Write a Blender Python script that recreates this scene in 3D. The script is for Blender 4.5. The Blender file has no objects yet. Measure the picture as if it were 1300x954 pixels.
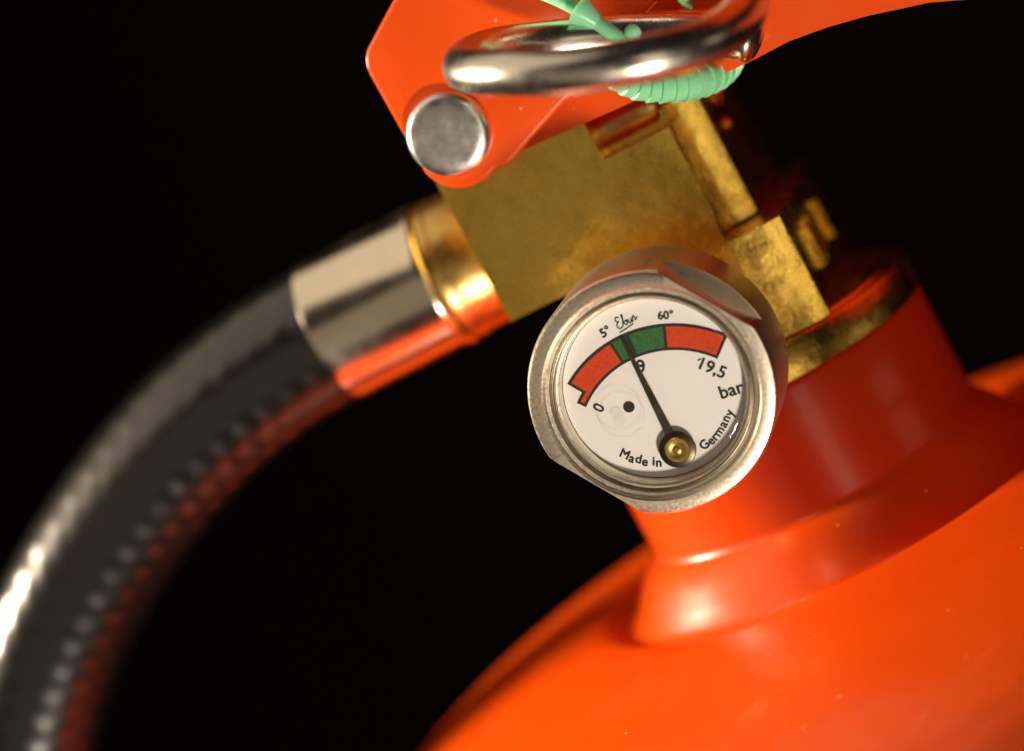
import bpy, bmesh, math, random
from mathutils import Vector, Matrix

random.seed(7)
R = math.radians
MM = 0.001
scene = bpy.context.scene
COL = scene.collection

# ------------------------------------------------------------------ camera
AZ, EL, ROLL = R(16.5), R(8.0), R(28.4)
FOCAL, DIST = 100.0, 0.3140
to_cam = Vector((math.sin(AZ) * math.cos(EL), -math.cos(AZ) * math.cos(EL), math.sin(EL)))
lev_r = Vector((math.cos(AZ), math.sin(AZ), 0.0))
lev_u = to_cam.cross(lev_r)
cam_x = lev_r * math.cos(ROLL) - lev_u * math.sin(ROLL)
cam_y = lev_r * math.sin(ROLL) + lev_u * math.cos(ROLL)
look = lev_r * -0.0243 + lev_u * 0.0134
cd = bpy.data.cameras.new('camera')
cam = bpy.data.objects.new('camera', cd)
COL.objects.link(cam)
m = Matrix((cam_x, cam_y, to_cam)).transposed().to_4x4()
m.translation = look + to_cam * DIST
cam.matrix_world = m
cd.sensor_width = 36.0
cd.lens = FOCAL
cd.clip_start = 0.01
cd.clip_end = 20.0
cd.dof.use_dof = True
cd.dof.focus_distance = DIST - 0.0325
cd.dof.aperture_fstop = 10.5
scene.camera = cam

# ------------------------------------------------------------------ world, lamps, exposure
world = bpy.data.worlds.new('World')
scene.world = world
world.use_nodes = True
bg = world.node_tree.nodes['Background']
bg.inputs[0].default_value = (0.9, 0.75, 0.62, 1)
bg.inputs[1].default_value = 0.010

def area(name, loc, target, sx, sy, watts, col):
    l = bpy.data.lights.new(name, 'AREA')
    l.shape = 'RECTANGLE'
    l.size, l.size_y = sx, sy
    l.energy = watts
    l.color = col
    o = bpy.data.objects.new(name, l)
    COL.objects.link(o)
    o.location = loc
    o.rotation_euler = (Vector(target) - Vector(loc)).to_track_quat('-Z', 'Y').to_euler()
    return o

WARM = (1.0, 0.80, 0.57)
def lamp_at(name, d, dist, target, sx, sy, watts, col=WARM):
    d = Vector(d).normalized()
    return area(name, Vector(target) + d * dist, target, sx, sy, watts, col)
lamp_at('key_softbox', (-0.93, -0.03, 0.37), 0.75, (-0.01, 0, 0), 0.15, 0.15, 16.0)
lamp_at('overhead_softbox', (-0.42, -0.12, 0.90), 0.50, (-0.03, 0, 0.02), 0.62, 0.62, 0.95)
lamp_at('front_lamp', (0.14, -0.75, -0.64), 0.55, (0, -0.02, 0.02), 0.06, 0.06, 3.15, (1.0, 0.87, 0.71))
lamp_at('right_lamp', (0.97, -0.16, -0.14), 0.60, (0, 0, 0.025), 0.20, 0.11, 0.05)
lamp_at('front_softbox', (0.46, -0.88, -0.06), 0.70, (0, 0, 0.01), 0.14, 0.40, 0.36)
lamp_at('added_front_fill', (-0.34, -0.93, -0.12), 0.90, (-0.02, 0, 0.02), 0.62, 0.80, 0.36, (1.0, 0.79, 0.54))  # added fill, stands in for dim grey surroundings mirrored in the metal

scene.view_settings.view_transform = 'Standard'
scene.view_settings.look = 'None'
scene.view_settings.exposure = 0.0
scene.view_settings.gamma = 1.0
scene.view_settings.use_curve_mapping = False
scene.cycles.use_denoising = True
scene.cycles.max_bounces = 10
scene.cycles.glossy_bounces = 6
scene.cycles.transparent_max_bounces = 12
scene.cycles.caustics_reflective = True
scene.cycles.blur_glossy = 0.6
scene.cycles.sample_clamp_indirect = 6.0

# ------------------------------------------------------------------ materials
def new_mat(name):
    mt = bpy.data.materials.new(name)
    mt.use_nodes = True
    nt = mt.node_tree
    return mt, nt, nt.nodes['Principled BSDF']

def N(nt, kind, **kw):
    n = nt.nodes.new(kind)
    for k, v in kw.items():
        if k in n.inputs:
            n.inputs[k].default_value = v
        else:
            setattr(n, k, v)
    return n

def coords(nt, scale=(1, 1, 1)):
    tc = nt.nodes.new('ShaderNodeTexCoord')
    mp = nt.nodes.new('ShaderNodeMapping')
    mp.inputs['Scale'].default_value = scale
    nt.links.new(tc.outputs['Object'], mp.inputs['Vector'])
    return mp.outputs[0]

def noise(nt, vec, scale, detail=4.0, rough=0.55):
    n = N(nt, 'ShaderNodeTexNoise', Scale=scale, Detail=detail, Roughness=rough)
    nt.links.new(vec, n.inputs['Vector'])
    return n.outputs['Fac']

def ramp(nt, fac, stops):
    r = nt.nodes.new('ShaderNodeValToRGB')
    el = r.color_ramp.elements
    while len(el) < len(stops):
        el.new(0.5)
    for e_, (p, c) in zip(el, stops):
        e_.position = p
        e_.color = c if len(c) == 4 else (*c, 1)
    nt.links.new(fac, r.inputs[0])
    return r.outputs[0]

def bump(nt, bs, hs, dist, strength=1.0):
    b = N(nt, 'ShaderNodeBump', Strength=strength, Distance=dist)
    nt.links.new(hs, b.inputs['Height'])
    nt.links.new(b.outputs[0], bs.inputs['Normal'])
    return b

def g3(v):
    return (v, v, v)

def mat_paint():
    mt, nt, b = new_mat('red_gloss_paint')
    v = coords(nt)
    n1 = noise(nt, v, 60, 3)
    c = ramp(nt, n1, [(0.3, (0.74, 0.070, 0.001)), (0.7, (0.80, 0.080, 0.0015))])
    # fine dust specks
    vo = N(nt, 'ShaderNodeTexVoronoi', Scale=420.0)
    nt.links.new(v, vo.inputs['Vector'])
    d = ramp(nt, vo.outputs['Distance'], [(0.045, g3(1)), (0.075, g3(0))])
    gate = ramp(nt, noise(nt, v, 300, 1), [(0.55, g3(0)), (0.62, g3(1))])
    mu = N(nt, 'ShaderNodeMath', operation='MULTIPLY')
    nt.links.new(d, mu.inputs[0]); nt.links.new(gate, mu.inputs[1])
    mx = N(nt, 'ShaderNodeMix', data_type='RGBA')
    nt.links.new(mu.outputs[0], mx.inputs[0])
    nt.links.new(c, mx.inputs[6])
    mx.inputs[7].default_value = (0.85, 0.6, 0.45, 1)
    nt.links.new(mx.outputs[2], b.inputs['Base Color'])
    rg = ramp(nt, noise(nt, v, 140, 5), [(0.3, g3(0.26)), (0.75, g3(0.38))])
    nt.links.new(rg, b.inputs['Roughness'])
    b.inputs['Specular IOR Level'].default_value = 0.38
    b.inputs['Coat Weight'].default_value = 0.2
    b.inputs['Coat Roughness'].default_value = 0.10
    bump(nt, b, noise(nt, v, 700, 3), 0.00002, 0.7)
    return mt

def mat_brass(name, c0, c1, r0, r1, bd, sc=900):
    mt, nt, b = new_mat(name)
    v = coords(nt)
    c = ramp(nt, noise(nt, v, 130, 5), [(0.3, c0), (0.7, c1)])
    nt.links.new(c, b.inputs['Base Color'])
    b.inputs['Metallic'].default_value = 1.0
    rg = ramp(nt, noise(nt, v, 420, 5, 0.65), [(0.3, g3(r0)), (0.7, g3(r1))])
    nt.links.new(rg, b.inputs['Roughness'])
    vo = N(nt, 'ShaderNodeTexVoronoi', Scale=sc * 0.6)
    nt.links.new(v, vo.inputs['Vector'])
    pit = ramp(nt, vo.outputs['Distance'], [(0.02, g3(0)), (0.10, g3(1))])
    ns = noise(nt, v, sc, 5, 0.6)
    ad = N(nt, 'ShaderNodeMath', operation='MULTIPLY_ADD')
    nt.links.new(pit, ad.inputs[0]); ad.inputs[1].default_value = 0.35
    nt.links.new(ns, ad.inputs[2])
    b1 = bump(nt, b, ad.outputs[0], bd, 0.8)
    b2 = N(nt, 'ShaderNodeBump', Strength=0.8, Distance=bd * 9)     # slow casting waviness
    nt.links.new(noise(nt, v, 150, 2), b2.inputs['Height'])
    nt.links.new(b2.outputs[0], b1.inputs['Normal'])
    return mt

def mat_metal(name, c0, c1, r0, r1, stretch=(1, 1, 1), sc=500, bd=0.00002):
    mt, nt, b = new_mat(name)
    v = coords(nt, stretch)
    n1 = noise(nt, v, sc, 5, 0.6)
    c = ramp(nt, n1, [(0.3, c0), (0.7, c1)])
    nt.links.new(c, b.inputs['Base Color'])
    b.inputs['Metallic'].default_value = 1.0
    rg = ramp(nt, noise(nt, v, sc * 0.6, 4), [(0.3, g3(r0)), (0.7, g3(r1))])
    nt.links.new(rg, b.inputs['Roughness'])
    bump(nt, b, n1, bd, 0.8)
    return mt

def mat_plain(name, col, rough=0.5, spec=0.5, trans=0.0, sub=0.0, sc=300, var=0.12):
    mt, nt, b = new_mat(name)
    v = coords(nt)
    n1 = noise(nt, v, sc, 4)
    lo = tuple(x * (1 - var) for x in col)
    hi = tuple(min(1, x * (1 + var)) for x in col)
    nt.links.new(ramp(nt, n1, [(0.3, lo), (0.7, hi)]), b.inputs['Base Color'])
    b.inputs['Roughness'].default_value = rough
    b.inputs['Specular IOR Level'].default_value = spec
    if sub:
        b.inputs['Subsurface Weight'].default_value = sub
        b.inputs['Subsurface Radius'].default_value = (1.0, 1.0, 1.0)
        b.inputs['Subsurface Scale'].default_value = 0.0012
    return mt

def mat_lens():
    mt = bpy.data.materials.new('clear_lens')
    mt.use_nodes = True
    nt = mt.node_tree
    nt.nodes.clear()
    out = nt.nodes.new('ShaderNodeOutputMaterial')
    tr = N(nt, 'ShaderNodeBsdfTransparent', Color=(0.985, 0.985, 0.98, 1))
    gl = N(nt, 'ShaderNodeBsdfGlossy', Roughness=0.04)
    fr = N(nt, 'ShaderNodeFresnel', IOR=1.45)
    geo = nt.nodes.new('ShaderNodeNewGeometry')      # same reflectance from either side of the thin plastic
    ior = N(nt, 'ShaderNodeMapRange')
    ior.inputs['To Min'].default_value = 1.45
    ior.inputs['To Max'].default_value = 1 / 1.45
    nt.links.new(geo.outputs['Backfacing'], ior.inputs['Value'])
    nt.links.new(ior.outputs[0], fr.inputs['IOR'])
    mx = nt.nodes.new('ShaderNodeMixShader')
    tc = coords(nt)
    bp = N(nt, 'ShaderNodeBump', Strength=0.4, Distance=0.00003)
    nt.links.new(noise(nt, tc, 220, 2), bp.inputs['Height'])
    nt.links.new(bp.outputs[0], gl.inputs['Normal'])
    nt.links.new(fr.outputs[0], mx.inputs[0])
    nt.links.new(tr.outputs[0], mx.inputs[1])
    nt.links.new(gl.outputs[0], mx.inputs[2])
    nt.links.new(mx.outputs[0], out.inputs[0])
    return mt

PAINT = mat_paint()
BRASS = mat_brass('cast_brass', (0.84, 0.55, 0.08), (0.95, 0.66, 0.14), 0.18, 0.34, 0.00006, 2200)
BRASS_T = mat_brass('turned_brass', (0.66, 0.42, 0.12), (0.78, 0.54, 0.19), 0.24, 0.36, 0.00002)
NICKEL = mat_metal('satin_nickel', (0.74, 0.66, 0.54), (0.82, 0.74, 0.61), 0.28, 0.42, (1, 1, 1), 5000, 0.000004)
FERR = mat_metal('plated_ferrule', (0.78, 0.70, 0.58), (0.84, 0.75, 0.62), 0.16, 0.24, (1, 1, 1), 400, 0.00001)
STEEL = mat_metal('bright_steel_wire', (0.62, 0.58, 0.52), (0.70, 0.66, 0.60), 0.22, 0.32, (1, 1, 1), 700, 0.00002)
ZINC = mat_metal('zinc_rivet', (0.58, 0.59, 0.61), (0.80, 0.80, 0.79), 0.26, 0.42, (1, 1, 1), 900, 0.00003)
RUBBER = mat_plain('black_hose_rubber', (0.005, 0.005, 0.005), 0.24, 0.75, var=0.3)
RUBBER.node_tree.nodes['Principled BSDF'].inputs['IOR'].default_value = 1.6
SEAL = mat_plain('mint_plastic', (0.24, 0.68, 0.38), 0.34, 0.5, sub=0.35, var=0.06)
DIAL = mat_plain('white_dial', (0.88, 0.88, 0.88), 0.55, 0.3, var=0.01)
INK = mat_plain('black_ink', (0.015, 0.014, 0.014), 0.5, 0.3)
GREEN = mat_plain('green_ink', (0.02, 0.14, 0.035), 0.5, 0.3, sc=4000, var=0.35)
REDINK = mat_plain('red_ink', (0.62, 0.05, 0.004), 0.5, 0.3, sc=4000, var=0.15)
POINTER = mat_metal('blackened_brass', (0.055, 0.045, 0.03), (0.085, 0.07, 0.045), 0.35, 0.5)
LENS = mat_lens()
REFRACT_LINE = mat_metal('dark_refraction_line', (0.20, 0.17, 0.13), (0.30, 0.26, 0.20), 0.25, 0.4)  # dark tone painting the lens rim's refracted line
BLACKCLOTH = mat_plain('black_backdrop_cloth', (0.003, 0.0014, 0.0012), 0.95, 0.05)
PLASTIC = mat_plain('black_plastic', (0.02, 0.02, 0.02), 0.4, 0.5)

# ------------------------------------------------------------------ mesh helpers (all lengths in mm)
def finish(name, bm, mat, parent=None, smooth=40):
    bmesh.ops.recalc_face_normals(bm, faces=bm.faces)
    bmesh.ops.scale(bm, vec=(MM, MM, MM), verts=bm.verts)
    me = bpy.data.meshes.new(name)
    bm.to_mesh(me); bm.free()
    me.materials.append(mat)
    if smooth:
        me.shade_smooth()
        me.set_sharp_from_angle(angle=R(smooth))
    o = bpy.data.objects.new(name, me)
    COL.objects.link(o)
    if parent:
        o.parent = parent
    return o

def empty(name, loc=(0, 0, 0)):
    o = bpy.data.objects.new(name, None)
    COL.objects.link(o)
    o.location = loc
    return o

def tag(o, label, cat, group=None):
    o['label'] = label; o['category'] = cat
    if group:
        o['group'] = group

def lathe(prof, segs=96, axis='Z', origin=(0, 0, 0), closed=False, bm=None):
    """prof: (radius, height along axis)."""
    bm = bm or bmesh.new()
    rings = []
    ox, oy, oz = origin
    for r, h in prof:
        ring = []
        for i in range(segs):
            a = 2 * math.pi * i / segs
            c, s = r * math.cos(a), r * math.sin(a)
            p = {'Z': (c, s, h), 'Y': (c, h, s), 'X': (h, c, s)}[axis]
            ring.append(bm.verts.new((p[0] + ox, p[1] + oy, p[2] + oz)))
        rings.append(ring)
    n = len(rings)
    for j in range(n if closed else n - 1):
        a, b = rings[j], rings[(j + 1) % n]
        for i in range(segs):
            k = (i + 1) % segs
            bm.faces.new((a[i], a[k], b[k], b[i]))
    if not closed:
        bm.faces.new(rings[0]); bm.faces.new(rings[-1])
    return bm

def prism(pts, y0, y1, bev=0.3, seg=2, bm=None):
    """polygon in XZ extruded along Y, edges bevelled."""
    bm = bm or bmesh.new()
    a = [bm.verts.new((x, y0, z)) for x, z in pts]
    b = [bm.verts.new((x, y1, z)) for x, z in pts]
    n = len(pts)
    bm.faces.new(a); bm.faces.new(list(reversed(b)))
    for i in range(n):
        k = (i + 1) % n
        bm.faces.new((a[i], b[i], b[k], a[k]))
    if bev:
        es = [e for e in bm.edges if len(e.link_faces) == 2 and e.calc_face_angle(0) > R(18)]
        bmesh.ops.bevel(bm, geom=es, offset=bev, segments=seg, profile=0.5, affect='EDGES', clamp_overlap=True)
    return bm

def block(x0, x1, y0, y1, z0, z1, bev=0.3, seg=2):
    return prism([(x0, z0), (x1, z0), (x1, z1), (x0, z1)], y0, y1, bev, seg)

def spline(pts, n):
    """Catmull-Rom through pts, n samples."""
    P = [Vector(p) for p in pts]
    P = [2 * P[0] - P[1]] + P + [2 * P[-1] - P[-2]]
    out = []
    segs = len(P) - 3
    for i in range(n):
        t = i / (n - 1) * segs
        k = min(int(t), segs - 1); u = t - k
        a, b, c, d = P[k:k + 4]
        out.append(0.5 * ((2 * b) + (c - a) * u + (2 * a - 5 * b + 4 * c - d) * u * u + (3 * b - a - 3 * c + d) * u ** 3))
    return out

def resample(pts, step):
    out = [pts[0].copy()]; acc = 0.0
    for a, b in zip(pts, pts[1:]):
        L = (b - a).length
        if L < 1e-9:
            continue
        t = step - acc
        while t <= L:
            out.append(a.lerp(b, t / L)); t += step
        acc = (acc + L) % step if L < step else L - (t - step)
    return out

def frames(pts, up=Vector((0, 1, 0))):
    out = []
    n = len(pts)
    prev = None
    for i in range(n):
        t = (pts[min(i + 1, n - 1)] - pts[max(i - 1, 0)]).normalized()
        u = up - t * up.dot(t) if prev is None else prev - t * prev.dot(t)
        u.normalize(); prev = u
        out.append((t, u, t.cross(u)))
    return out

def tube(pts, rad, segs=24, bm=None, up=Vector((0, 1, 0)), flat=1.0):
    """rad: number or function(i, n, angle)."""
    bm = bm or bmesh.new()
    rings = []
    n = len(pts)
    for i, (p, (t, u, w)) in enumerate(zip(pts, frames(pts, up))):
        ring = []
        for k in range(segs):
            a = 2 * math.pi * k / segs
            r = rad(i, n, a) if callable(rad) else rad
            ring.append(bm.verts.new(p + u * (r * math.cos(a)) + w * (r * flat * math.sin(a))))
        rings.append(ring)
    for a, b in zip(rings, rings[1:]):
        for k in range(segs):
            j = (k + 1) % segs
            bm.faces.new((a[k], a[j], b[j], b[k]))
    bm.faces.new(rings[0]); bm.faces.new(rings[-1])
    return bm

def arc2(cx, cz, r, a0, a1, n):
    return [(cx + r * math.cos(R(a0 + (a1 - a0) * i / (n - 1))), cz + r * math.sin(R(a0 + (a1 - a0) * i / (n - 1)))) for i in range(n)]

# ------------------------------------------------------------------ setting
def sheet(name, co, mat):
    bm = bmesh.new()
    bm.faces.new([bm.verts.new(c) for c in co])
    o = finish(name, bm, mat, smooth=0)
    o['kind'] = 'structure'
    return o

FLOOR = -430.0
sheet('floor', [(-2500, -1500, FLOOR), (2500, -1500, FLOOR), (2500, 1200, FLOOR), (-2500, 1200, FLOOR)], BLACKCLOTH)
sheet('backdrop', [(-2500, 1190, FLOOR), (2500, 1190, FLOOR), (2500, 1190, 1500), (-2500, 1190, 1500)], BLACKCLOTH)

# ------------------------------------------------------------------ the extinguisher
ext = empty('fire_extinguisher', (0, 0, FLOOR * MM))
tag(ext, 'glossy red fire extinguisher with brass valve, round pressure gauge and black hose', 'fire extinguisher')

class P:           # parent proxy: children keep their built coordinates
    pass

def part(name, bm, mat, parent=None, smooth=40):
    o = finish(name, bm, mat, None, smooth)
    par = parent or ext
    o.parent = par
    o.matrix_parent_inverse = par_world(par).inverted()
    return o

def par_world(o):
    mw = Matrix.Translation(o.location) if o.parent is None else Matrix.Identity(4)
    return mw

# tank: neck, weld flare, domed shoulder, body
prof = [(15.5, -6), (15.5, 1.2), (16, 1.7), (19.2, 1.7), (19.55, 1.55), (19.7, 1.2), (19.7, -6), (19.72, -11.2), (19.85, -11.75), (20.15, -12.15)]
prof += [(p.x, p.z) for p in spline([(20.15, 0, -12.15), (20.9, 0, -12.7), (22.1, 0, -13.9), (23.5, 0, -15.7), (24.6, 0, -17.2), (25.3, 0, -18.0), (26, 0, -18.35), (26.7, 0, -18.3),
                                     (27.4, 0, -17.9), (28.1, 0, -17.45), (29, 0, -17.15), (30.2, 0, -17.05), (32, 0, -17.15), (36, 0, -17.7), (40, 0, -18.5), (45, 0, -19.6),
                                     (50, 0, -20.9), (55, 0, -22.5), (60, 0, -24.6), (63, 0, -26.3)], 96)][1:]
a0 = R(31.0)
kc_r, kc_z = 63 - 15 * math.sin(a0), -26.3 - 15 * math.cos(a0)
for i in range(1, 15):
    a = a0 + (math.pi / 2 - a0) * i / 14
    prof.append((kc_r + 15 * math.sin(a), kc_z + 15 * math.cos(a)))
RB = prof[-1][0]
prof += [(RB, -120), (RB, -250), (RB, FLOOR + 22), (RB - 1, FLOOR + 18), (RB - 1, FLOOR), (RB - 6, FLOOR), (RB - 8, FLOOR + 14)]
part('tank', lathe(prof, 192), PAINT, smooth=50)

# valve body
vb = part('valve_body', prism([(-17.6, 20.2), (7, 20.2), (7, 31), (-0.6, 31), (-0.6, 44.5), (-17.6, 44.5)], -17, 17, 0.9, 3), BRASS)
part('flange', lathe([(8, 1.75), (19.7, 1.75), (20.0, 2.0), (20.0, 5.2), (19.6, 5.7), (18.6, 5.8), (18.4, 6.1), (8, 6.2)], 128), BRASS, vb)
def prism_z(pts, z0, z1, bev):
    b = prism([(x, y) for x, y in pts], z0, z1, bev, 3)
    for v in b.verts:
        v.co = Vector((v.co.x, v.co.z, v.co.y))
    return b
part('wrench_flats', prism_z([(-12.8, -16.3), (-10.8, -17.2), (10.8, -17.2), (12.8, -16.3), (12.8, 16.3), (10.8, 17.2), (-10.8, 17.2), (-12.8, 16.3)], 6.1, 17.6, 0.5), BRASS, vb)
part('valve_neck', block(-11, 6.7, -16.7, 16.7, 17.2, 20.6, 0.2), BRASS, vb)
part('side_boss', prism_z([(6.6, -8.2), (7.1, -8.2), (9.3, -7.2), (9.3, 16.6), (6.6, 16.6)], 17.9, 39, 0.35), BRASS, vb)
part('spindle_guide', lathe([(1.8, -1), (2.3, -0.6), (2.3, 5.4), (1.9, 6.1), (0.6, 6.4)], 40, 'X', (0, -11.2, 33.4)), BRASS_T, vb)
part('spindle_seat', block(-1, 6.6, -12.6, 12.5, 30.4, 32.6, 0.4), BRASS, vb)
part('spindle', lathe([(2.4, 30), (2.4, 37), (2.0, 37.6)], 32, origin=(3.2, -9.6, 0)), BRASS_T, vb)
part('gauge_boss', lathe([(7.5, -16.8), (7.5, -20), (7.1, -20.4), (7.1, -26.2)], 64, 'Y', origin=(-2.6, 0, 10.4)), BRASS_T, vb)
for (y, z0, z1) in ((-8.0, 9.6, 14.2), (-5.2, 9.6, 14.6), (-2.4, 10.2, 14.6), (5.0, 10.0, 14.6)):
    part('casting_mark', block(12.5, 13.5, y, y + 1.3, z0, z1, 0.3, 2), BRASS, vb)
for k in range(10):
    y = 1.0 + (k % 3) * 2.8 + random.uniform(-0.4, 0.4)
    z = 35.6 - (k // 3) * 2.9 + random.uniform(-0.4, 0.4)
    b = bmesh.new()
    bmesh.ops.create_icosphere(b, subdivisions=2, radius=1.0, matrix=Matrix.Translation((9.25, y, z)) @ Matrix.Diagonal((0.7, 0.95, 0.8, 1)))
    part('casting_mark', b, BRASS, vb, 60)

# hose connection
HZ = 26.3
hs_pts = spline([(-36, 0, HZ), (-41, 0, 26.2), (-46, 0, 25.9), (-52, 0, 25.2), (-60, 0, 23.5), (-69, 0, 20.4), (-78, 0, 16.2),
                 (-85.7, 0, 11.7), (-92.2, 0, 7.0), (-99, 0, 0.6), (-105.5, 0, -7), (-112, 0, -17), (-118, 0, -32), (-121, 0, -55),
                 (-121, 0, -90), (-115, 0, -140), (-106, 0, -190), (-100, 0, -240)], 2400)
hs_pts = resample(hs_pts, 0.40)
hrnd = [random.uniform(0.3, 1.6) for _ in range(4096)]
def hose_r(i, n, a):
    s = i * 0.40
    h = math.cos(2 * math.pi * s / 3.6) * math.cos(8 * a)
    q = hrnd[(int(s / 1.8 + 0.5) * 16 + int(a * 16 / (2 * math.pi))) % 4096]
    return 8.2 + min(0.35, s * 0.005) + 0.036 * h * q
hose = part('hose', tube(hs_pts, hose_r, 112), RUBBER, smooth=180)
part('ferrule', lathe([(6, -41.6), (8.15, -41.6), (8.5, -41.3), (8.55, -40.7), (8.42, -40.0), (8.42, -27.4), (8.55, -26.9), (8.5, -26.4), (8.2, -26.1), (6, -26.1)], 96, 'X', (0, 0, HZ)), FERR, hose)
part('coupling_nut', lathe([(6, -26.0), (7.9, -26.0), (8.2, -25.7), (8.22, -25.0), (8.08, -24.6), (8.0, -24.3), (8.0, -20.0), (7.6, -19.5), (7.2, -19.3), (7.2, -17.3), (5, -17.3)], 96, 'X', (0, 0, HZ)), BRASS_T, hose)
e0, e1 = hs_pts[-1], (hs_pts[-1] - hs_pts[-2]).normalized()
noz = [e0 + e1 * d for d in (-18, -6, 0, 10, 40, 70, 72)]
nr = [9.6, 9.8, 9.4, 8.2, 7.0, 6.2, 5.4]
part('nozzle', tube(noz, lambda i, n, a: nr[i], 32), PLASTIC, hose)

# operating lever (outer) and carry handle (inner): bent sheet metal channels
def sheet_plate(outline, y0, y1, bev):
    return prism(outline, y0, y1, bev, 3)
lever_out = [(-16.9, 50.0)] + [(-16.85, 50.9), (-16.5, 51.8), (-15.9, 52.5)] + [(-10.9, 55.7), (-2, 60.3), (20, 67.5), (60, 76), (105, 82), (107, 79.5), (104, 75), (60, 62.5), (13.6, 43.4), (0.7, 38.9), (-6.2, 36.35), (-8.4, 35.55)]
lever_out += arc2(-12.2, 39.8, 4.65, 300, 195, 9)
bm = sheet_plate(lever_out, -22.3, -20.5, 0.8)
prism(lever_out, 20.5, 22.3, 0.5, 3, bm)
lev = part('operating_lever', bm, PAINT)
top = [(-16.5, 51.6), (-15.7, 52.4), (-10.9, 55.4), (-2, 60.0), (20, 67.2), (60, 75.7), (105, 81.7), (105, 80.2), (60, 74.2), (20, 65.7), (-2, 58.5), (-10.5, 53.9), (-15.3, 50.9)]
part('lever_web', prism(top, -21.2, 21.2, 0.3, 2), PAINT, lev)
hand_lo = [(-7, 36.0), (1, 35.5), (6.4, 35.2), (14.5, 33.6), (18.8, 33.45), (22.5, 33.5), (26.6, 33.0), (30.6, 32.2), (36.6, 30.6), (44.8, 27.2), (52, 25.2), (60, 24), (78, 22.6), (95, 22.4)]
hand_hi = [(98, 26), (95, 31), (78, 33), (64, 36), (47, 41.5), (30, 46.5), (18, 48.2), (-2, 48.0), (-14, 46)]
hand_out = [(x, z) for x, z in hand_lo] + hand_hi
# plate with a hole for the pin: built as a boolean below
def solid(name, bm):
    bmesh.ops.recalc_face_normals(bm, faces=bm.faces)
    me = bpy.data.meshes.new(name); bm.to_mesh(me); bm.free()
    o = bpy.data.objects.new(name, me); COL.objects.link(o)
    return o
def cut(base_bm, cutters, name, mat, parent, smooth=40, bev=0.0):
    base = solid('base_tmp', base_bm)
    tmp = []
    for c in cutters:
        co = solid('cut_tmp', c)
        md = base.modifiers.new('b', 'BOOLEAN'); md.operation = 'DIFFERENCE'; md.object = co; md.solver = 'EXACT'
        tmp.append(co)
    if bev:
        md = base.modifiers.new('v', 'BEVEL'); md.width = bev; md.segments = 2; md.limit_method = 'ANGLE'; md.angle_limit = R(35)
        md.harden_normals = False
    bpy.context.view_layer.update()
    dg = bpy.context.evaluated_depsgraph_get()
    me = bpy.data.meshes.new_from_object(base.evaluated_get(dg))
    bm = bmesh.new(); bm.from_mesh(me)
    for o in tmp + [base]:
        bpy.data.objects.remove(o)
    return part(name, bm, mat, parent, smooth)

bm = prism(hand_out, -20.2, -18.4, 0.5, 3)
hole = prism([(11.2, 42.6), (13.0, 46.0), (17.6, 43.8), (15.2, 40.6)], -25, -15, 0)
han = cut(bm, [hole], 'carry_handle', PAINT, ext)
part('far_plate', prism(hand_out, 18.4, 20.2, 0.5, 3), PAINT, han)
web_lo = [(20, 33.8), (26.6, 33.3), (30.6, 32.5), (36.6, 30.9), (44.8, 27.5), (52, 25.5), (60, 24.3), (78, 22.9), (95, 22.7), (95, 24.2), (78, 24.4), (60, 25.8), (45.8, 29.0), (37.2, 32.3), (30.8, 34), (26.6, 34.8), (20, 35.3)]
part('grip_web', prism(web_lo, -19.2, 19.2, 0.3, 2), PAINT, han)
rv = part('rivet', lathe([(2, -20.4), (4.3, -22.2), (4.45, -22.7), (4.4, -23.2), (4.15, -23.65), (3.7, -23.92), (2.9, -24.0), (1.4, -24.04), (0.05, -24.05)], 64, 'Y', (-12.25, 0, 41.1)), ZINC, lev, 60)

# ------------------------------------------------------------------ pressure gauge
GX, GZ = -2.6, 10.4
GF = -38.0
bm = lathe([(6.0, -26), (11.7, -26), (12.1, -26.15), (12.35, -26.5), (12.35, -37.3), (12.3, -37.6), (12.12, -37.88), (11.85, -38.0),
            (10.85, -38.0), (10.7, -37.9), (10.55, -37.5), (10.15, -37.45), (10.0, -37.25), (9.75, -37.2), (9.6, -36.95), (9.35, -36.9), (9.2, -36.5), (9.15, -35.2), (9.15, -34.6), (6, -34.4)], 160, 'Y', (GX, 0, GZ))
cutters = []
for ang in (33.0, 213.0):
    c = bmesh.new()
    M_ = Matrix.Translation((GX, 0, GZ)) @ Matrix.Rotation(-R(ang), 4, 'Y')
    vs = [M_ @ Vector((x, y, z)) for x in (10.95, 14) for y in (-39, -33.6) for z in (-9, 9)]
    v = [c.verts.new(q) for q in vs]
    for f in ((0, 1, 3, 2), (4, 5, 7, 6), (0, 1, 5, 4), (2, 3, 7, 6), (0, 2, 6, 4), (1, 3, 7, 5)):
        c.faces.new([v[i] for i in f])
    cutters.append(c)
c = bmesh.new()   # short stamped line on the rim
M_ = Matrix.Translation((GX, 0, GZ)) @ Matrix.Rotation(-R(66.0), 4, 'Y')
v = [c.verts.new(M_ @ Vector((x, y, z))) for x in (12.25, 14) for y in (-36.6, -31.5) for z in (-0.06, 0.06)]
for f in ((0, 1, 3, 2), (4, 5, 7, 6), (0, 1, 5, 4), (2, 3, 7, 6), (0, 2, 6, 4), (1, 3, 7, 5)):
    c.faces.new([v[i] for i in f])
cutters.append(c)
gauge = cut(bm, cutters, 'pressure_gauge', NICKEL, ext, 30)
gauge['label'] = 'round satin nickel pressure gauge with white dial'
DY = -35.6
part('dial', lathe([(9.1, -34.75), (9.1, DY), (0.01, DY)], 96, 'Y', (GX, 0, GZ)), DIAL, gauge, 30)
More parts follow.
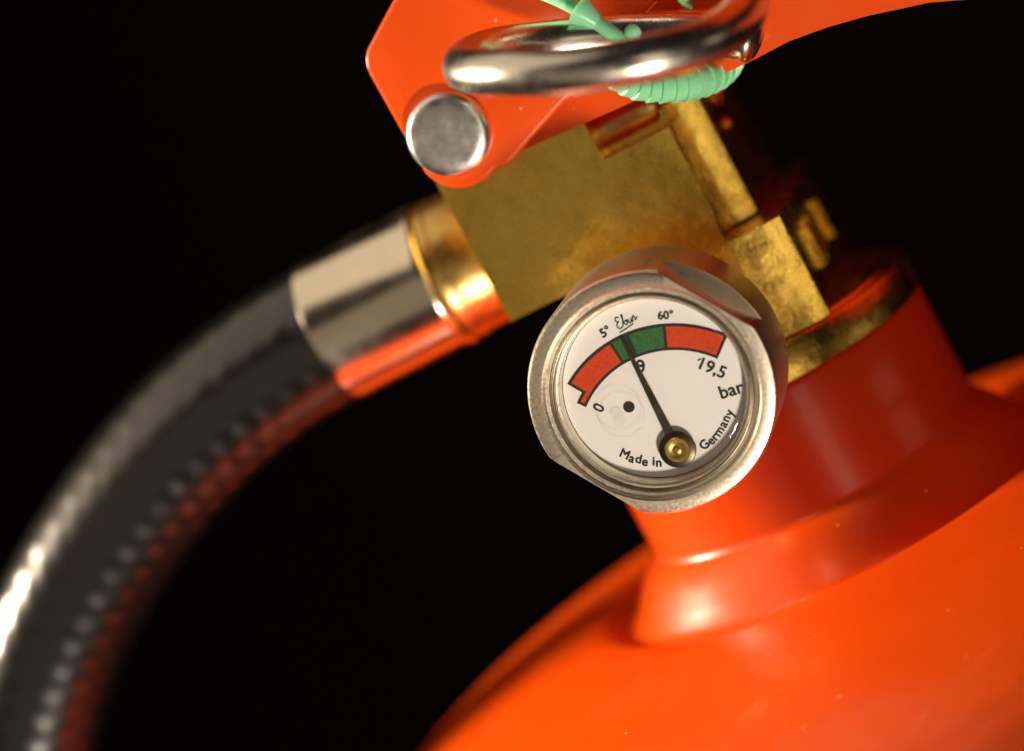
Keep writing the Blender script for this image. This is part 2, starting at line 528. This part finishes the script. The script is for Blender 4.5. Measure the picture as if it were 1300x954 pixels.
part('rim_refraction_line', lathe([(9.88 + 0.17 * math.cos(2 * math.pi * i / 10), -37.3 + 0.17 * math.sin(2 * math.pi * i / 10)) for i in range(10)], 128, 'Y', (GX, 0, GZ), closed=True), REFRACT_LINE, gauge, 180)  # thin dark ring put in to imitate refraction at the lens rim
part('lens', lathe([(9.1, -36.2), (9.3, -36.9), (9.1, -37.15), (8.6, -37.25), (6.5, -37.45), (3.5, -37.6), (0.02, -37.65)], 128, 'Y', (GX, 0, GZ)), LENS, gauge, 60)

DROT = R(6.0)            # the dial sits turned six degrees clockwise
def dial_pt(u, v, y):    # dial frame -> mm
    return Vector((GX + u * math.cos(DROT) + v * math.sin(DROT), y, GZ - u * math.sin(DROT) + v * math.cos(DROT)))
HV = -6.46               # pointer pivot below the dial centre
def polar(rad, deg, y):
    return dial_pt(rad * math.sin(R(deg)), HV + rad * math.cos(R(deg)), y)

def band(r0, r1, d0, d1, y, clip=9.05):
    bm = bmesh.new()
    n = max(2, int(abs(d1 - d0) / 1.0) + 1)
    prev = None
    for i in range(n + 1):
        d = d0 + (d1 - d0) * i / n
        ro = r1
        while ro > r0:                      # stay inside the dial
            u, w = ro * math.sin(R(d)), HV + ro * math.cos(R(d))
            if math.hypot(u, w) < clip:
                break
            ro -= 0.05
        a, b = bm.verts.new(polar(r0, d, y)), bm.verts.new(polar(ro, d, y))
        if prev:
            bm.faces.new((prev[0], prev[1], b, a))
        prev = (a, b)
    return bm
Y1, Y2 = DY - 0.03, DY - 0.06
LW = 0.30
sc = part('scale_outline', band(9.95, 12.65, -39.2, 44.4, Y1), INK, gauge, 0)
part('scale_outline', band(9.95, 10.95, -45.6, -39.0, Y1 - 0.005), INK, gauge, 0)
dl = math.degrees(LW / 11.3)
part('red_band', band(9.95 + LW, 12.65 - LW, -39.2 + dl, -10.9 - dl / 2, Y2), REDINK, gauge, 0)
part('red_band', band(9.95 + LW, 10.95 - LW, -45.6 + dl, -37.5, Y2 - 0.004), REDINK, gauge, 0)
part('green_band', band(9.95 + LW, 12.65 - LW, -10.9 + dl / 2, -4.6, Y2), GREEN, gauge, 0)
part('green_band', band(9.95 + LW, 12.65 - LW, -1.6, 15.2 - dl / 2, Y2), GREEN, gauge, 0)
part('red_band', band(9.95 + LW, 12.65 - LW, 15.2 + dl / 2, 44.4 - dl, Y2), REDINK, gauge, 0)

def glyphs(txt, size, pos_deg=None, center=None, rot=0.0, fat=0.012, name='lettering', y=Y1):
    cu = bpy.data.curves.new('txt', 'FONT')
    cu.body = txt; cu.size = size; cu.align_x = 'CENTER'; cu.align_y = 'CENTER'; cu.offset = 0.0
    cu.resolution_u = 4
    o = bpy.data.objects.new('txt', cu); COL.objects.link(o)
    bpy.context.view_layer.update()
    me = bpy.data.meshes.new_from_object(o.evaluated_get(bpy.context.evaluated_depsgraph_get()))
    bpy.data.objects.remove(o)
    bm = bmesh.new(); bm.from_mesh(me)
    cr, sr = math.cos(R(rot)), math.sin(R(rot))
    for v in bm.verts:                      # rot: clockwise degrees in the dial frame
        x, z = v.co.x, v.co.y
        u = center[0] + x * cr + z * sr
        w = center[1] - x * sr + z * cr
        v.co = dial_pt(u, w, y)
    f0 = [[v.co.copy() for v in f.verts] for f in bm.faces]
    for k, (du, dv) in enumerate(((0.05, 0.0), (-0.05, 0.0), (0, 0.04), (0, -0.04))):
        off = dial_pt(du, dv, 0) - dial_pt(0, 0, 0) + Vector((0, -0.0015 * (k + 1), 0))
        for f in f0:
            bm.faces.new([bm.verts.new(c + off) for c in f])
    return bm
def pol2(rad, deg):
    return (rad * math.sin(R(deg)), HV + rad * math.cos(R(deg)))
for txt, size, rad, deg in (('0', 1.55, 8.75, -42.5), ('9', 1.75, 8.95, -2.2), ('19,5', 1.75, 8.85, 43.5), ('5°', 1.25, 13.6, -10.2), ('60°', 1.15, 13.45, 16.4)):
    part('scale_number', glyphs(txt, size, center=pol2(rad, deg), rot=deg), INK, gauge, 0)
part('lettering', glyphs('bar', 1.85, center=(7.05, -2.75), rot=3), INK, gauge, 0)
def ring_text(txt, r, d0, d1, size):
    n = len(txt)
    wid = {'M': 1.35, 'i': 0.5, 'r': 0.65, 'm': 1.45, 'G': 1.25, ' ': 0.5}
    ws = [wid.get(ch, 0.95) for ch in txt]
    tot = sum(ws) - ws[0] / 2 - ws[-1] / 2
    acc = 0.0
    for i, ch in enumerate(txt):
        if i:
            acc += (ws[i - 1] + ws[i]) / 2
        d = d0 + (d1 - d0) * acc / tot
        if ch == ' ':
            continue
        dn = 0.14 if ch == 'y' else 0.0
        c = ((r + dn) * math.sin(R(d)), -(r + dn) * math.cos(R(d)))
        if ch in 'aenrmy':
            c = ((r + 0.13 + dn) * math.sin(R(d)), -(r + 0.13 + dn) * math.cos(R(d)))
        part('lettering', glyphs(ch, size, center=c, rot=-d, fat=0.018), INK, gauge, 0)
ring_text('Made in', 7.5, -45, -18.5, 1.3)
ring_text('Germany', 7.5, 20.0, 51.5, 1.3)

# maker's script mark drawn with pen strokes, underlined
def strokes(lines, w, y):
    bm = bmesh.new()
    for ln in lines:
        p2 = spline([(x, 0, z) for x, z in ln], 8 * len(ln))
        for i, p in enumerate(p2):
            pass
        L, Rr = [], []
        for i, p in enumerate(p2):
            t = (p2[min(i + 1, len(p2) - 1)] - p2[max(i - 1, 0)])
            nrm = Vector((-t.z, 0, t.x))
            nrm = nrm.normalized() * w / 2 if nrm.length > 1e-9 else Vector((0, 0, w / 2))
            L.append(p + nrm); Rr.append(p - nrm)
        a = [bm.verts.new(q) for q in L]; b = [bm.verts.new(q) for q in Rr]
        for i in range(len(a) - 1):
            bm.faces.new((a[i], a[i + 1], b[i + 1], b[i]))
    return bm
mark = [
    [(0.42, 0.98), (0.25, 1.12), (0.05, 1.0), (0.06, 0.78), (0.25, 0.68), (0.05, 0.58), (-0.06, 0.3), (0.12, 0.08), (0.42, 0.2), (0.55, 0.45)],
    [(0.55, 0.45), (0.78, 1.05), (0.72, 1.15), (0.66, 0.9), (0.66, 0.3), (0.78, 0.18), (0.92, 0.3), (0.9, 0.52), (0.78, 0.5), (0.95, 0.45), (1.08, 0.55)],
    [(1.08, 0.55), (1.06, 0.25), (1.18, 0.18), (1.32, 0.35), (1.36, 0.55), (1.34, 0.25), (1.42, 0.2), (1.56, 0.55), (1.66, 0.62), (1.72, 0.35), (1.7, 0.22), (1.95, 0.42)],
    [(-0.1, -0.22), (0.6, -0.14), (1.35, 0.0)],
]
bm = strokes(mark, 0.115, 0)
cx_, cz_ = pol2(13.35, 0.2)
for v in bm.verts:
    x, z = (v.co.x - 0.95) * 1.12, (v.co.z - 0.12) * 1.12
    rr = R(-5.0)
    v.co = dial_pt(cx_ + x * math.cos(rr) + z * math.sin(rr), cz_ - x * math.sin(rr) + z * math.cos(rr), Y1)
part('maker_mark', bm, INK, gauge, 0)
b1 = strokes([[(-0.19, 0.20), (-0.09, 0.33), (0.02, 0.52)]], 0.14, 0)
c1 = pol2(8.85, 43.5)
for v in b1.verts:
    x, z = v.co.x - 1.36, v.co.z - 0.02
    rr = R(43.5)
    v.co = dial_pt(c1[0] + x * math.cos(rr) + z * math.sin(rr), c1[1] - x * math.sin(rr) + z * math.cos(rr), Y1 - 0.01)
part('scale_number', b1, INK, gauge, 0)

# pointer, pivot
PD = -4.6
pn = polar(12.25, PD, 0) - polar(0, PD, 0)
pdir = Vector((pn.x, 0, pn.z)).normalized(); pside = Vector((-pdir.z, 0, pdir.x))
hubc = polar(0, 0, 0)
bm = bmesh.new()
top_, bot_ = -36.25, -36.05
outline = [(1.2, 0.5), (2.3, 0.43), (7, 0.30), (11.4, 0.15), (12.2, 0.06), (12.2, -0.06), (11.4, -0.15), (7, -0.30), (2.3, -0.43), (1.2, -0.5)]
A = []; B = []
for s, w in outline:
    q = Vector((hubc.x, 0, hubc.z)) + pdir * s + pside * w
    A.append(bm.verts.new((q.x, top_, q.z))); B.append(bm.verts.new((q.x, bot_, q.z)))
bm.faces.new(A); bm.faces.new(list(reversed(B)))
for i in range(len(A)):
    k = (i + 1) % len(A)
    bm.faces.new((A[i], B[i], B[k], A[k]))
part('pointer', bm, POINTER, gauge, 30)
ho = (hubc.x, 0, hubc.z)
part('pointer_hub', lathe([(1.6, -35.95), (1.85, -36.05), (1.85, -36.27), (1.75, -36.35), (0.5, -36.35)], 48, 'Y', ho), POINTER, gauge)
part('pivot_pin', lathe([(1.15, -35.4), (1.3, -36.40), (1.2, -36.52), (0.72, -36.52), (0.62, -36.46), (0.42, -36.46), (0.36, -36.6), (0.2, -36.64), (0.14, -36.55), (0.01, -36.55)], 40, 'Y', ho), BRASS_T, gauge)
part('pivot_post', lathe([(0.6, -34.9), (0.6, -36.0)], 24, 'Y', ho), BRASS_T, gauge)
# moulding marks: faint ring and dimple in the lens, small hole in the dial
def at(u, v):     # gauge-upright offsets
    return (GX + u, 0, GZ + v)
part('moulding_ring', lathe([(2.30 + 0.085 * math.cos(2 * math.pi * i / 6), -36.4 + 0.085 * math.sin(2 * math.pi * i / 6)) for i in range(6)], 64, 'Y', at(-4.0, -0.75), closed=True), LENS, gauge, 180)
part('moulding_dimple', lathe([(0.62, -36.3), (0.60, -36.5), (0.45, -36.62), (0.01, -36.55)], 32, 'Y', at(-4.35, -1.25)), LENS, gauge, 60)
part('dial_hole', lathe([(0.58, DY + 0.3), (0.58, DY - 0.03), (0.01, DY - 0.03)], 32, 'Y', at(-3.15, -0.58)), INK, gauge, 40)

# ------------------------------------------------------------------ safety pin with pull ring
def top_part(name, bm, mat, root, smooth=60):
    o = finish(name, bm, mat, None, smooth)
    o.parent = root
    o.matrix_parent_inverse = Matrix.Translation(root.location).inverted()
    return o
pin = empty('safety_pin', (0.0135, -0.021, 0.0405))
tag(pin, 'bright steel safety pin with round wire pull ring hanging in front of the red lever', 'safety pin')
ring_pts = spline([(20.6, -26.6, 35.2), (19.0, -26.2, 36.7), (14, -25.8, 39.5), (7.6, -26.4, 42.6), (1.8, -28.6, 45.2), (-1.7, -33, 46.9), (-3.0, -38.5, 47.3),
                   (-1.7, -44.0, 46.6), (2.7, -48.8, 45.0), (7.8, -51.0, 42.8), (13.5, -51.0, 40.9), (18.6, -48.6, 39.4), (21.8, -44, 39.1), (23.2, -39, 39.8), (23.6, -35, 41.6), (23.2, -31, 44.5),
                   (22.2, -27.8, 47.6), (18, -26.0, 49.5), (12, -25.8, 50.2)], 420)
ring_pts = resample(ring_pts, 0.35)
top_part('pull_ring', tube(ring_pts, lambda i, n, a: 2.18 * (0.72 if i in (0, n - 1) else 0.93 if i in (1, n - 2) else 1.0), 40), STEEL, pin)
pin_pts = resample(spline([(13.6, 24, 43.6), (13.6, 0, 43.6), (13.6, -20, 43.6), (13.9, -22.6, 43.5), (15.0, -24.2, 43.0), (17, -25.3, 42.2), (19.6, -27.0, 41.6), (21.4, -29.5, 42.4), (21.6, -31.2, 44.5)], 300), 0.4)
top_part('pin_shaft', tube(pin_pts, 1.55, 24), STEEL, pin)

# ------------------------------------------------------------------ green tamper seal
seal = empty('tamper_seal', (0.0105, -0.0235, 0.0335))
tag(seal, 'mint green plastic tamper seal tie looped around the steel pull ring and red handle', 'seal')
loop = resample(spline([(6.6, -27.2, 40.5), (6.4, -25.6, 38.6), (8.0, -24.0, 36.4), (10.6, -22.6, 34.9), (13.0, -20.6, 34.0), (14.9, -17.0, 33.8), (15.7, -12.5, 34.8), (15.8, -10, 38.5), (14.2, -13, 42)], 300), 0.10)
def rib_r(i, n, a):
    f = (i * 0.10 / 1.25) % 1.0
    s = i / (n - 1)
    return (0.85 + 0.55 * math.sin(math.pi * min(1, s * 1.15)) ** 1.0) * (1.0 + 0.20 * (1 - f))
top_part('ribbed_strap', tube(loop, rib_r, 20, flat=1.15), SEAL, seal, 35)
tail = resample(spline([(9.6, -27.4, 39.6), (9.1, -28.0, 41.8), (8.1, -28.0, 43.7), (6.9, -27.8, 45.9), (5.4, -27.3, 48.0), (2.8, -26.6, 50.8)], 200), 0.1)
def tail_r(i, n, a):
    s = i / (n - 1)
    r = 0.92
    for c0 in (0.38,):                       # arrow barb
        d = (s - c0) / 0.17
        if 0 <= d < 1:
            r = max(r, 2.0 * d + 0.92 * (1 - d))
        elif 1 <= d < 1.06:
            r = max(r, 2.0 - 1.08 * (d - 1) / 0.06)
    return r
top_part('arrow_tail', tube(tail, tail_r, 24, flat=0.8), SEAL, seal, 35)
b = bmesh.new()
bmesh.ops.create_icosphere(b, subdivisions=3, radius=1.0, matrix=Matrix.Translation((10.5, -28.2, 41.9)) @ Matrix.Diagonal((0.85, 0.7, 0.85, 1)))
top_part('lock_head', b, SEAL, seal)
